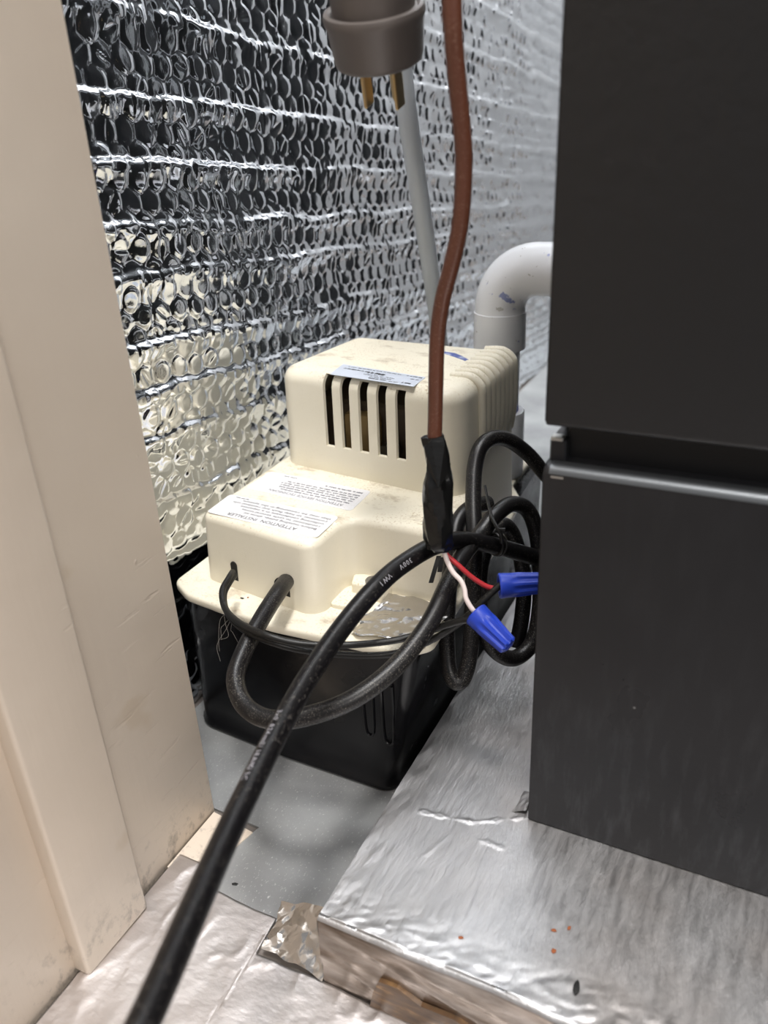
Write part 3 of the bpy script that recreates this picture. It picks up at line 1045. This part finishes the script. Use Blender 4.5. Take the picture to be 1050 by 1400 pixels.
lettering(s2, Q2, 0.13835, [('ATTENTION SERVICE TECHNICIAN', 0.10, 0.80, 0.81, 0.10)],
          [(0.07, 0.72, 0.69, 0.065), (0.06, 0.76, 0.59, 0.065), (0.06, 0.76, 0.49, 0.065), (0.05, 0.78, 0.39, 0.065), (0.05, 0.74, 0.29, 0.065), (0.05, 0.40, 0.15, 0.07), (0.70, 0.84, 0.07, 0.05)], M_INK2)
Q3 = [(-0.1738, 0.3915), (-0.2297, 0.4004), (-0.1733, 0.3745), (-0.2274, 0.3805)]
s3 = sticker('label', Q3, 0.1975, M_PLATE, 0.04)
s3['label'] = 'bluish rating plate sticker on top of the motor housing'
lettering(s3, Q3, 0.19785, [], [(0.02, 0.20, 0.10, 0.10), (0.26, 0.90, 0.12, 0.07), (0.03, 0.12, 0.34, 0.10), (0.42, 0.62, 0.28, 0.22), (0.62, 0.94, 0.30, 0.10),
                                (0.28, 0.66, 0.55, 0.07), (0.30, 0.55, 0.68, 0.07), (0.34, 0.56, 0.80, 0.10), (0.06, 0.16, 0.74, 0.16), (0.20, 0.30, 0.84, 0.06)], M_INK)

# ------------------------------------------------------------------ cords
CR = 0.0043


def px_letters(bm, path, start, text, size, toward, roll=0.0, step=0.62, r=CR):
    """characters printed on the outside of a cord, one after another along it"""
    fr = frames(path)
    acc = [0.0]
    for a, b_ in zip(path, path[1:]):
        acc.append(acc[-1] + (b_ - a).length)
    pos = start
    for ch in text:
        if ch != ' ':
            vs, fs = text_mesh(ch)
            w = max(v.x for v in vs)
            i = max(k for k in range(len(acc)) if acc[k] <= pos)
            i = min(i, len(path) - 2)
            t = (pos - acc[i]) / (acc[i + 1] - acc[i])
            P = path[i].lerp(path[i + 1], t)
            T = (path[i + 1] - path[i]).normalized()
            n0 = Vector(toward) - P
            n0 = (n0 - T * n0.dot(T)).normalized()
            U0 = n0.cross(T)
            out = []
            for v in vs:
                a = roll + (v.y - 0.35) * size / r
                d = n0 * math.cos(a) + U0 * math.sin(a)
                out.append(bm.verts.new(P + T * (v.x * size) + d * (r + 0.00012)))
            for f_ in fs:
                try:
                    bm.faces.new([out[k] for k in f_])
                except ValueError:
                    pass
        pos += size * step


p1 = catmull([(-0.0700, 0.4080, 0.1170), (-0.08008, 0.38586, 0.10458), (-0.09001, 0.37790, 0.10631), (-0.09638, 0.36413, 0.11460), (-0.11066, 0.34064, 0.13085), (-0.12348, 0.32359, 0.14151), (-0.13060, 0.30455, 0.14784), (-0.13633, 0.28466, 0.14909), (-0.14151, 0.26551, 0.14665), (-0.14618, 0.24024, 0.13957), (-0.14689, 0.21107, 0.13307), (-0.14407, 0.18506, 0.12894), (-0.13752, 0.15703, 0.12900), (-0.13029, 0.13137, 0.13038), (-0.11969, 0.10195, 0.13542), (-0.11349, 0.08194, 0.13664), (-0.11045, 0.06956, 0.13642), (-0.10870, 0.05773, 0.13390)], 8)
cord = thing('rubber_cable', 'thick black printed cord running from behind the furnace down past the jamb', 'cord', p1[0])
bm = bmesh.new()
tube(bm, p1, CR, 20)
finish('jacket', bm, M_CORD_FRONT, cord)
bm = bmesh.new()
eye = Vector((0, 0, 0.33))
px_letters(bm, p1, 0.15851, '300V   VW-1', 0.0031, eye, 0.15)
finish('lettering', bm, M_PRINT, cord, False)
bm = bmesh.new()
px_letters(bm, p1, 0.25247, '3x0.824mm2/18AWG/3C', 0.0030, eye, -0.75)
finish('lettering', bm, M_PRINT, cord, False)

CR2 = 0.0042
p2 = catmull([(-0.21197, 0.29524, 0.11456), (-0.20675, 0.27947, 0.11753), (-0.20342, 0.25994, 0.11551), (-0.20083, 0.24072, 0.11024), (-0.19668, 0.22753, 0.10529), (-0.18548, 0.21844, 0.10114), (-0.17092, 0.21667, 0.10020), (-0.15544, 0.22257, 0.10310), (-0.14048, 0.23429, 0.10791), (-0.12974, 0.25244, 0.11463), (-0.12336, 0.27372, 0.12425), (-0.12231, 0.29447, 0.13337), (-0.12309, 0.31675, 0.13793), (-0.12152, 0.33346, 0.13934), (-0.11829, 0.34445, 0.14475), (-0.11378, 0.35692, 0.14710), (-0.10775, 0.36496, 0.14238), (-0.10275, 0.36635, 0.13123), (-0.09853, 0.36232, 0.11336), (-0.09489, 0.35277, 0.09292), (-0.09518, 0.34264, 0.07734), (-0.10140, 0.33181, 0.07276), (-0.10886, 0.32454, 0.08018), (-0.11539, 0.32500, 0.09156), (-0.12035, 0.33081, 0.10654), (-0.12377, 0.34316, 0.11831), (-0.12331, 0.35715, 0.12712), (-0.12001, 0.36852, 0.12865), (-0.11450, 0.37092, 0.11883), (-0.10853, 0.36799, 0.09906), (-0.10610, 0.35941, 0.08146), (-0.10611, 0.35060, 0.06574)], 7)
p3 = catmull([(-0.0700, 0.4560, 0.1270), (-0.09427, 0.42260, 0.12044), (-0.10289, 0.41282, 0.13346), (-0.11010, 0.40724, 0.14366), (-0.11860, 0.40230, 0.15621), (-0.12738, 0.39550, 0.16572), (-0.13351, 0.38683, 0.16940), (-0.13703, 0.37741, 0.16708), (-0.13679, 0.36810, 0.15920), (-0.13315, 0.35629, 0.14822), (-0.12795, 0.34356, 0.13638), (-0.12409, 0.33334, 0.12354), (-0.12126, 0.32385, 0.10396), (-0.11934, 0.31574, 0.08319), (-0.12020, 0.30876, 0.07151), (-0.12380, 0.30590, 0.06974), (-0.12868, 0.30932, 0.07589), (-0.13259, 0.31748, 0.09186), (-0.13513, 0.32725, 0.11167), (-0.13671, 0.33657, 0.12979), (-0.13764, 0.34713, 0.13828), (-0.13491, 0.35782, 0.14134), (-0.12949, 0.36963, 0.13943)], 7)
coil = thing('coiled_cord', 'dusty black cord leaving the pump front and coiled beside the furnace', 'cord', p2[0])
bm = bmesh.new()
tube(bm, p2, CR2, 18)
tube(bm, p3, CR2 * 0.98, 18)
finish('jacket', bm, M_CORD, coil)

# twist ties holding the coil
t1 = thing('wire_tie', 'thin black tie twisted round the coiled cords near the furnace', 'tie', (-0.10913, 0.32988, 0.14393), 'black twist ties')
bm = bmesh.new()
c0 = Vector((-0.11271, 0.33760, 0.13407))
ax = (Vector((-0.11066, 0.34064, 0.13085)) - Vector((-0.12348, 0.32359, 0.14151))).normalized()
e1 = ax.orthogonal().normalized()
e2 = ax.cross(e1)
for sh_, tw in ((-0.0030, 0.0), (-0.0012, 0.5)):
    ring = [c0 + ax * (sh_ + 0.0022 * math.sin(a + tw)) + (e1 * math.cos(a) + e2 * math.sin(a)) * (CR + 0.0008) for a in [2 * math.pi * k / 24 for k in range(25)]]
    tube(bm, ring, 0.0007, 8)
finish('loop', bm, M_WIRE, t1)
bm = bmesh.new()
tube(bm, catmull([(-0.10910, 0.33110, 0.13934), (-0.10984, 0.33086, 0.14410), (-0.11555, 0.33650, 0.14823), (-0.12039, 0.34366, 0.15202), (-0.12533, 0.35196, 0.15795)], 6), lambda t: 0.0010 - 0.0003 * t, 8)
tube(bm, catmull([(-0.10778, 0.33146, 0.14101), (-0.11154, 0.33142, 0.14667), (-0.11738, 0.33847, 0.14896)], 6), 0.0008, 8)
for k in range(2):
    a = Vector((-0.10932, 0.33147, 0.14469)) + Vector((0, 0, 0.0014 * k))
    tube(bm, [a + Vector((-0.0016, 0, 0)), a + Vector((0.0016, 0.0004, 0.0004))], 0.0008, 8)
finish('twisted_end', bm, M_WIRE, t1)
t2 = thing('wire_tie', 'flat black tie end hanging under the taped brown cable', 'tie', (-0.13222, 0.30799, 0.13749), 'black twist ties')
bm = bmesh.new()
for pa, pb in (((-0.13353, 0.31111, 0.13755), (-0.13421, 0.30249, 0.12727)), ((-0.13217, 0.31143, 0.13686), (-0.13132, 0.30648, 0.13172))):
    a, b_ = Vector(pa), Vector(pb)
    T = (b_ - a).normalized()
    s = Vector((0.9, 0.4, 0)).normalized() * 0.0011
    nrm = T.cross(s).normalized() * 0.0003
    skin(bm, [[bm.verts.new(p + s * i + nrm * j) for i, j in ((-1, -1), (1, -1), (1, 1), (-1, 1))] for p in (a, b_)])
finish('strip', bm, M_WIRE, t2, False)

# ------------------------------------------------------------------ twin signal wires
wires = thing('signal_wires', 'pair of thin black wires from the pump front to the blue connectors', 'wire', (-0.23324, 0.27807, 0.12162))
wa = catmull([(-0.23839, 0.28660, 0.11917), (-0.23504, 0.27910, 0.12063), (-0.23236, 0.26952, 0.11902), (-0.22400, 0.25993, 0.11660), (-0.20775, 0.24952, 0.11889), (-0.18928, 0.24298, 0.12153), (-0.17366, 0.24687, 0.11848), (-0.15610, 0.25517, 0.11700), (-0.13891, 0.26441, 0.11755), (-0.12844, 0.27284, 0.11840), (-0.12018, 0.27851, 0.12086), (-0.11204, 0.28008, 0.12509), (-0.10514, 0.28084, 0.12792)], 7)
wb_ = catmull([(-0.23714, 0.28647, 0.11778), (-0.23492, 0.27901, 0.11812), (-0.23194, 0.26960, 0.11652), (-0.22384, 0.26083, 0.11356), (-0.20719, 0.25031, 0.11528), (-0.18872, 0.24380, 0.11798), (-0.17516, 0.24850, 0.11379), (-0.15715, 0.25620, 0.11083), (-0.13950, 0.26486, 0.10992), (-0.12831, 0.27214, 0.11254), (-0.11834, 0.27904, 0.11786), (-0.10901, 0.28564, 0.12549), (-0.10316, 0.29018, 0.13265), (-0.09854, 0.29422, 0.13783), (-0.09648, 0.29603, 0.13916)], 7)
for p_ in (wa, wb_):
    bm = bmesh.new()
    tube(bm, p_, 0.0016, 12)
    finish('wire', bm, M_WIRE, wires)

# ------------------------------------------------------------------ brown cable with tape and two wires
ctl = thing('control_cable', 'brown jacketed cable hanging down with black tape wrapped end', 'cable', (-0.12402, 0.29128, 0.20569))
pb = catmull([(-0.100, 0.300, 1.20), (-0.105, 0.285, 0.70), (-0.10993, 0.27562, 0.38045), (-0.10959, 0.27382, 0.36567), (-0.10952, 0.27394, 0.35233), (-0.10949, 0.27608, 0.34040), (-0.10909, 0.27933, 0.32559), (-0.10907, 0.28185, 0.31210), (-0.11105, 0.28396, 0.29297), (-0.11523, 0.28571, 0.27750), (-0.12012, 0.28795, 0.26356), (-0.12315, 0.28955, 0.24901), (-0.12439, 0.29019, 0.23106), (-0.12533, 0.29092, 0.21526), (-0.12554, 0.29007, 0.20269)], 8)
bm = bmesh.new()
tube(bm, pb, 0.00305, 18, True)
finish('jacket', bm, M_BROWN, ctl)
pt = catmull([(-0.12620, 0.29029, 0.20707), (-0.12488, 0.28992, 0.19956), (-0.12397, 0.28889, 0.19013), (-0.12329, 0.28767, 0.18058), (-0.12259, 0.28638, 0.17088), (-0.12239, 0.28554, 0.16246), (-0.12243, 0.28544, 0.15782)], 9)
fr = frames(pt)
bm = bmesh.new()
rings = []
np_ = len(pt)
for i, p in enumerate(pt):
    t = i / (np_ - 1)
    base = 0.0044 + 0.0020 * min(1, max(0, (t - 0.28) / 0.10)) - 0.0010 * max(0, (t - 0.85) / 0.15)
    ring = []
    for k in range(28):
        a = 2 * math.pi * k / 28
        w = 0.0005 * math.sin(a * 2 + t * 6) + 0.0004 * math.sin(a * 3 - t * 9) + 0.0003 * math.sin(a * 7 + t * 14)
        fold = 0.0008 * float(tnoise(np.array([1.6 * math.cos(a) + 5 * t]), np.array([1.6 * math.sin(a) + 7 * t]), 77)[0])
        _, n1, n2 = fr[i]
        ring.append(bm.verts.new(p + (n1 * math.cos(a) + n2 * math.sin(a)) * (base + w + fold * (1 if t > 0.25 else 0.2))))
    rings.append(ring)
skin(bm, rings)
tape = finish('tape_wrap', bm, M_VINYL, ctl, True, 30)
bm = bmesh.new()
fa = [(-0.12683, 0.28254, 0.20506), (-0.12402, 0.28369, 0.20787), (-0.12018, 0.28683, 0.20879), (-0.11936, 0.28628, 0.20592), (-0.11745, 0.28519, 0.19433), (-0.11986, 0.28058, 0.18832), (-0.12428, 0.28133, 0.19489)]
f1 = [bm.verts.new(p) for p in fa]
f2 = [bm.verts.new(Vector(p) + Vector((0.0, 0.0006, 0.0002))) for p in fa]
skin(bm, [f1, f2])
finish('loose_flap', bm, M_VINYL, tape, False)
bm = bmesh.new()
tube(bm, catmull([(-0.12435, 0.28851, 0.16058), (-0.12307, 0.28855, 0.15608), (-0.11958, 0.28835, 0.15250), (-0.11443, 0.28913, 0.14799), (-0.10923, 0.29074, 0.14266), (-0.10405, 0.29248, 0.13870), (-0.10050, 0.29405, 0.13710), (-0.09766, 0.29561, 0.13724)], 7), 0.00112, 12)
finish('red_wire', bm, M_RED, ctl)
bm = bmesh.new()
tube(bm, catmull([(-0.12258, 0.28840, 0.16098), (-0.12113, 0.28723, 0.15643), (-0.11890, 0.28580, 0.15179), (-0.11580, 0.28479, 0.14712), (-0.11205, 0.28473, 0.14354), (-0.11001, 0.28384, 0.14004), (-0.10883, 0.28252, 0.13660), (-0.10599, 0.28217, 0.13221), (-0.10329, 0.28223, 0.12981)], 7), 0.00112, 12)
finish('white_wire', bm, M_WHITE, ctl)


# ------------------------------------------------------------------ wire nuts
def wire_nut(label, wide, tip, roll=0.0):
    a, b_ = Vector(wide), Vector(tip)
    L = (b_ - a).length
    t = thing('wire_nut', label, 'connector', a, 'blue wire connectors')
    M = Matrix.Translation(a) @ (b_ - a).to_track_quat('Z', 'Y').to_matrix().to_4x4() @ Matrix.Rotation(roll, 4, 'Z')
    bm = bmesh.new()

    def mod(an, z):
        if z < 0.24 * L or z > L * 0.985:
            return 0
        g = math.cos(an * 8)
        return 0.00042 * max(-1, min(1, g * 2.2)) * min(1, (z / L - 0.24) / 0.08)
    prof = [(0.0042, 0.0040), (0.0046, 0.0), (0.0054, 0.0), (0.0057, 0.0006), (0.0056, 0.0016), (0.0054, 0.22 * L)]
    for k in range(8):
        t_ = 0.27 + 0.66 * k / 7
        prof.append((0.0053 - 0.0017 * (t_ - 0.2), t_ * L))
    prof += [(0.0039, 0.965 * L), (0.0033, 0.995 * L), (0.0018, L)]
    lathe(bm, prof, M, 64, mod, cap0=False)
    finish('shell', bm, M_NUT, t, True, 28)
    bm = bmesh.new()
    lathe(bm, [(0.0020, L), (0.0022, L + 0.0003), (0.0012, L + 0.0004)], M, 24)
    lathe(bm, [(0.0043, 0.0035), (0.0012, 0.0045)], M, 24)
    finish('end_ring', bm, M_NUT, t)
    return t


wire_nut('lower blue wire connector, on the white wire and pointing down right', (-0.10406, 0.28154, 0.13042), (-0.08664, 0.27565, 0.12172))
wire_nut('upper blue wire connector, on the red wire and pointing behind the furnace', (-0.09807, 0.29477, 0.13838), (-0.07807, 0.30539, 0.13878), 0.2)

# ------------------------------------------------------------------ drain pipe
PX, PY = -0.1690, 0.500
pipe = thing('drain_pipe', 'white drain pipe with an elbow behind the pump', 'pipe', (PX, PY, 0.0975))
bm = bmesh.new()
lathe(bm, [(0.0133, 0.0975), (0.0133, 0.205)], Matrix.Translation((PX, PY, 0)), 40)
finish('riser', bm, M_PVC, pipe)
bm = bmesh.new()
lathe(bm, [(0.0172, 0.0980), (0.0176, 0.0990), (0.0174, 0.1425), (0.0168, 0.1435), (0.0134, 0.1435)], Matrix.Translation((PX, PY, 0)), 40)
finish('coupling', bm, M_PVC, pipe)
bm = bmesh.new()
lathe(bm, [(0.01338, 0.1433), (0.01338, 0.1560), (0.0133, 0.1575)], Matrix.Translation((PX, PY, 0)), 40, lambda a, z: -0.0003 if z > 0.15 and math.sin(a * 3) > 0.2 else 0)
finish('primer_band', bm, M_PRIMER, pipe)['label'] = 'blue primer stain'
bm = bmesh.new()
EZ, ER = 0.2365, 0.0245
pts = [Vector((PX, PY, 0.1860)), Vector((PX, PY, 0.1862)), Vector((PX, PY, 0.2095)), Vector((PX, PY, 0.2097)), Vector((PX, PY, 0.2120))]
for k in range(1, 15):
    a = k / 14 * math.pi / 2
    pts.append(Vector((PX + ER - ER * math.cos(a), PY, EZ - ER + ER * math.sin(a))))
pts += [Vector((PX + 0.034, PY, EZ)), Vector((PX + 0.0342, PY, EZ)), Vector((PX + 0.062, PY, EZ))]
rr = [0.0150, 0.0168, 0.0166, 0.0161] + [0.0160] * (len(pts) - 7) + [0.0160, 0.0166, 0.0168]
fr = frames(pts)
rings = []
for p, r_, f_ in zip(pts, rr, fr):
    rings.append([bm.verts.new(p + (f_[1] * math.cos(2 * math.pi * k / 40) + f_[2] * math.sin(2 * math.pi * k / 40)) * r_) for k in range(40)])
skin(bm, rings)
finish('elbow', bm, M_PVC, pipe, True, 50)
bm = bmesh.new()
lathe(bm, [(0.0133, 0.0), (0.0133, 0.045)], Matrix.Translation((PX + 0.055, PY, EZ)) @ Matrix.Rotation(math.pi / 2, 4, 'Y'), 40)
finish('branch', bm, M_PVC, pipe)

# ------------------------------------------------------------------ clear tube
pc = catmull([(-0.24, 0.45, 1.20), (-0.235, 0.44, 0.75), (-0.21352, 0.43996, 0.41503), (-0.21637, 0.45371, 0.38606), (-0.21573, 0.46071, 0.35974), (-0.21362, 0.46394, 0.32757), (-0.21467, 0.47608, 0.29630), (-0.21853, 0.49569, 0.26072), (-0.22348, 0.51712, 0.22492), (-0.22893, 0.53873, 0.18991), (-0.23143, 0.55177, 0.15933), (-0.23352, 0.55856, 0.12844)], 8)
o_bm = bmesh.new()
tube(o_bm, pc, 0.0058, 24, False)
tube(o_bm, pc, 0.0042, 24, False)
o = finish('plastic_tube', o_bm, M_TUBE)
tag(o, 'cloudy clear plastic tube hanging behind the brown cable and the pump', 'tube')

# ------------------------------------------------------------------ hanging plug
plug = thing('power_plug', 'grey round three-prong plug hanging out of focus at the top', 'plug', (-0.15438, 0.30880, 0.35059))
MP = Matrix.Translation((-0.15263, 0.30886, 0.34459)) @ Matrix.Rotation(math.radians(5), 4, 'Y') @ Matrix.Rotation(math.radians(20), 4, 'X')
bm = bmesh.new()
lathe(bm, [(0.0150, 0.0), (0.0160, 0.0006), (0.0165, 0.002), (0.0176, 0.0135), (0.0184, 0.0150), (0.0186, 0.0165), (0.0180, 0.0180), (0.0166, 0.0184), (0.0156, 0.0176), (0.0150, 0.0178), (0.0150, 0.026), (0.0143, 0.032), (0.012, 0.036), (0.0065, 0.039), (0.0055, 0.055)], MP, 48)
finish('body', bm, M_PLUG, plug)
for sx in (-1, 1):
    bm = bmesh.new()
    box(bm, (sx * 0.00665 - 0.00085, -0.0032, -0.0158), (sx * 0.00665 + 0.00085, 0.0032, 0.001), 0.0005, 1)
    bm.transform(MP)
    finish('blade', bm, M_BRASS, plug, False)
bm = bmesh.new()
lathe(bm, [(0.0012, -0.0185), (0.0021, -0.0165), (0.0023, 0.001)], MP @ Matrix.Translation((0, 0.0115, 0)), 16)
finish('ground_pin', bm, M_BRASS, plug)
bm = bmesh.new()
tube(bm, catmull([MP @ Vector((0, 0, 0.050)), MP @ Vector((0, 0, 0.075)), MP @ Vector((0.004, 0.012, 0.12)), MP @ Vector((0.02, 0.03, 0.20)), MP @ Vector((0.03, 0.10, 0.5)), MP @ Vector((0.03, 0.25, 0.9))], 8), 0.0045, 16)
finish('lead', bm, M_PLUG, plug)


# ------------------------------------------------------------------ small debris
def crumb(name, label, cat, loc, size, material, seed, stretch=(1, 1, 1), group=None):
    rnd = random.Random(seed)
    bm = bmesh.new()
    bmesh.ops.create_icosphere(bm, subdivisions=2, radius=1)
    for v in bm.verts:
        k = size * rnd.uniform(0.75, 1.2)
        v.co = Vector((v.co.x * k * stretch[0], v.co.y * k * stretch[1], (v.co.z + 0.8) * size * 0.4 * stretch[2]))
    bm.transform(Matrix.Translation(loc) @ Matrix.Rotation(rnd.uniform(-0.4, 0.4), 4, 'Z'))
    return tag(finish(name, bm, material, None, False), label, cat, group)


crumb('black_chip', 'black elongated chip lying near the front edge of the platform', 'chip', (-0.03221, 0.19381, 0.04020), 0.0016, M_BLACKCHIP, 3, (0.7, 1.9, 0.6))
crumb('rust_flake', 'lowest orange rust flake in the middle of the foil platform', 'flake', (-0.04370, 0.20496, 0.04020), 0.0009, M_RUST, 4, (1, 1.2, 0.5), group='rust flakes on the platform')
crumb('rust_flake', 'upper right orange rust flake in the middle of the foil platform', 'flake', (-0.04089, 0.21668, 0.04020), 0.0008, M_RUST, 5, (0.8, 1.2, 0.5), group='rust flakes on the platform')
crumb('rust_flake', 'upper left orange rust flake in the middle of the foil platform', 'flake', (-0.04604, 0.21333, 0.04020), 0.0009, M_RUST, 6, (1.2, 0.8, 0.5), group='rust flakes on the platform')
crumb('rust_flake', 'leftmost rust flake, near the crumpled front edge of the platform', 'flake', (-0.07775, 0.19565, 0.04020), 0.0009, M_RUST, 7, (1.2, 0.8, 0.5), group='rust flakes on the platform')
crumb('dirt_crumb', 'dark crumb on the grey sheet close to the foil sill', 'crumb', (-0.19713, 0.20467, 0.00000), 0.0012, M_BLACKCHIP, 8, (1.3, 0.7, 0.5))
crumb('dirt_crumb', 'dark crumb on the foil sill right of the black cord', 'crumb', (-0.12246, 0.17092, 0.00100), 0.0007, M_BLACKCHIP, 9, (1, 1, 0.5))
crumb('dirt_crumb', 'dark crumb on the front flange between the two cord holes', 'crumb', (-0.24144, 0.29480, 0.09760), 0.0008, M_BLACKCHIP, 10, (1.6, 0.8, 0.5))
crumb('rust_flake', 'small orange crumb on the pump flange behind the twin wires', 'flake', (-0.23890, 0.29661, 0.09760), 0.0006, M_RUST, 11, (1, 1, 0.5))

# cobweb hanging below the flange
bm = bmesh.new()
random.seed(5)
wx0 = Vector((-0.22313, 0.26077, 0.11504))
for k in range(7):
    a = wx0 + Vector((random.uniform(-0.004, 0.004), random.uniform(-0.003, 0.001), random.uniform(-0.004, 0.002)))
    d = Vector((random.uniform(-0.012, 0.007), random.uniform(-0.004, 0.002), random.uniform(-0.028, -0.004)))
    pts = catmull([a, a + d * 0.3 + Vector((random.uniform(-0.003, 0.003), 0, random.uniform(-0.003, 0.003))), a + d * 0.7 + Vector((random.uniform(-0.004, 0.004), 0, random.uniform(-0.002, 0.002))), a + d], 4)
    tube(bm, pts, 0.00006, 4)
o = finish('cobweb', bm, M_WEB, None, False)
tag(o, 'wisps of dusty cobweb hanging from the black wires at the tank corner', 'cobweb', None, 'stuff')
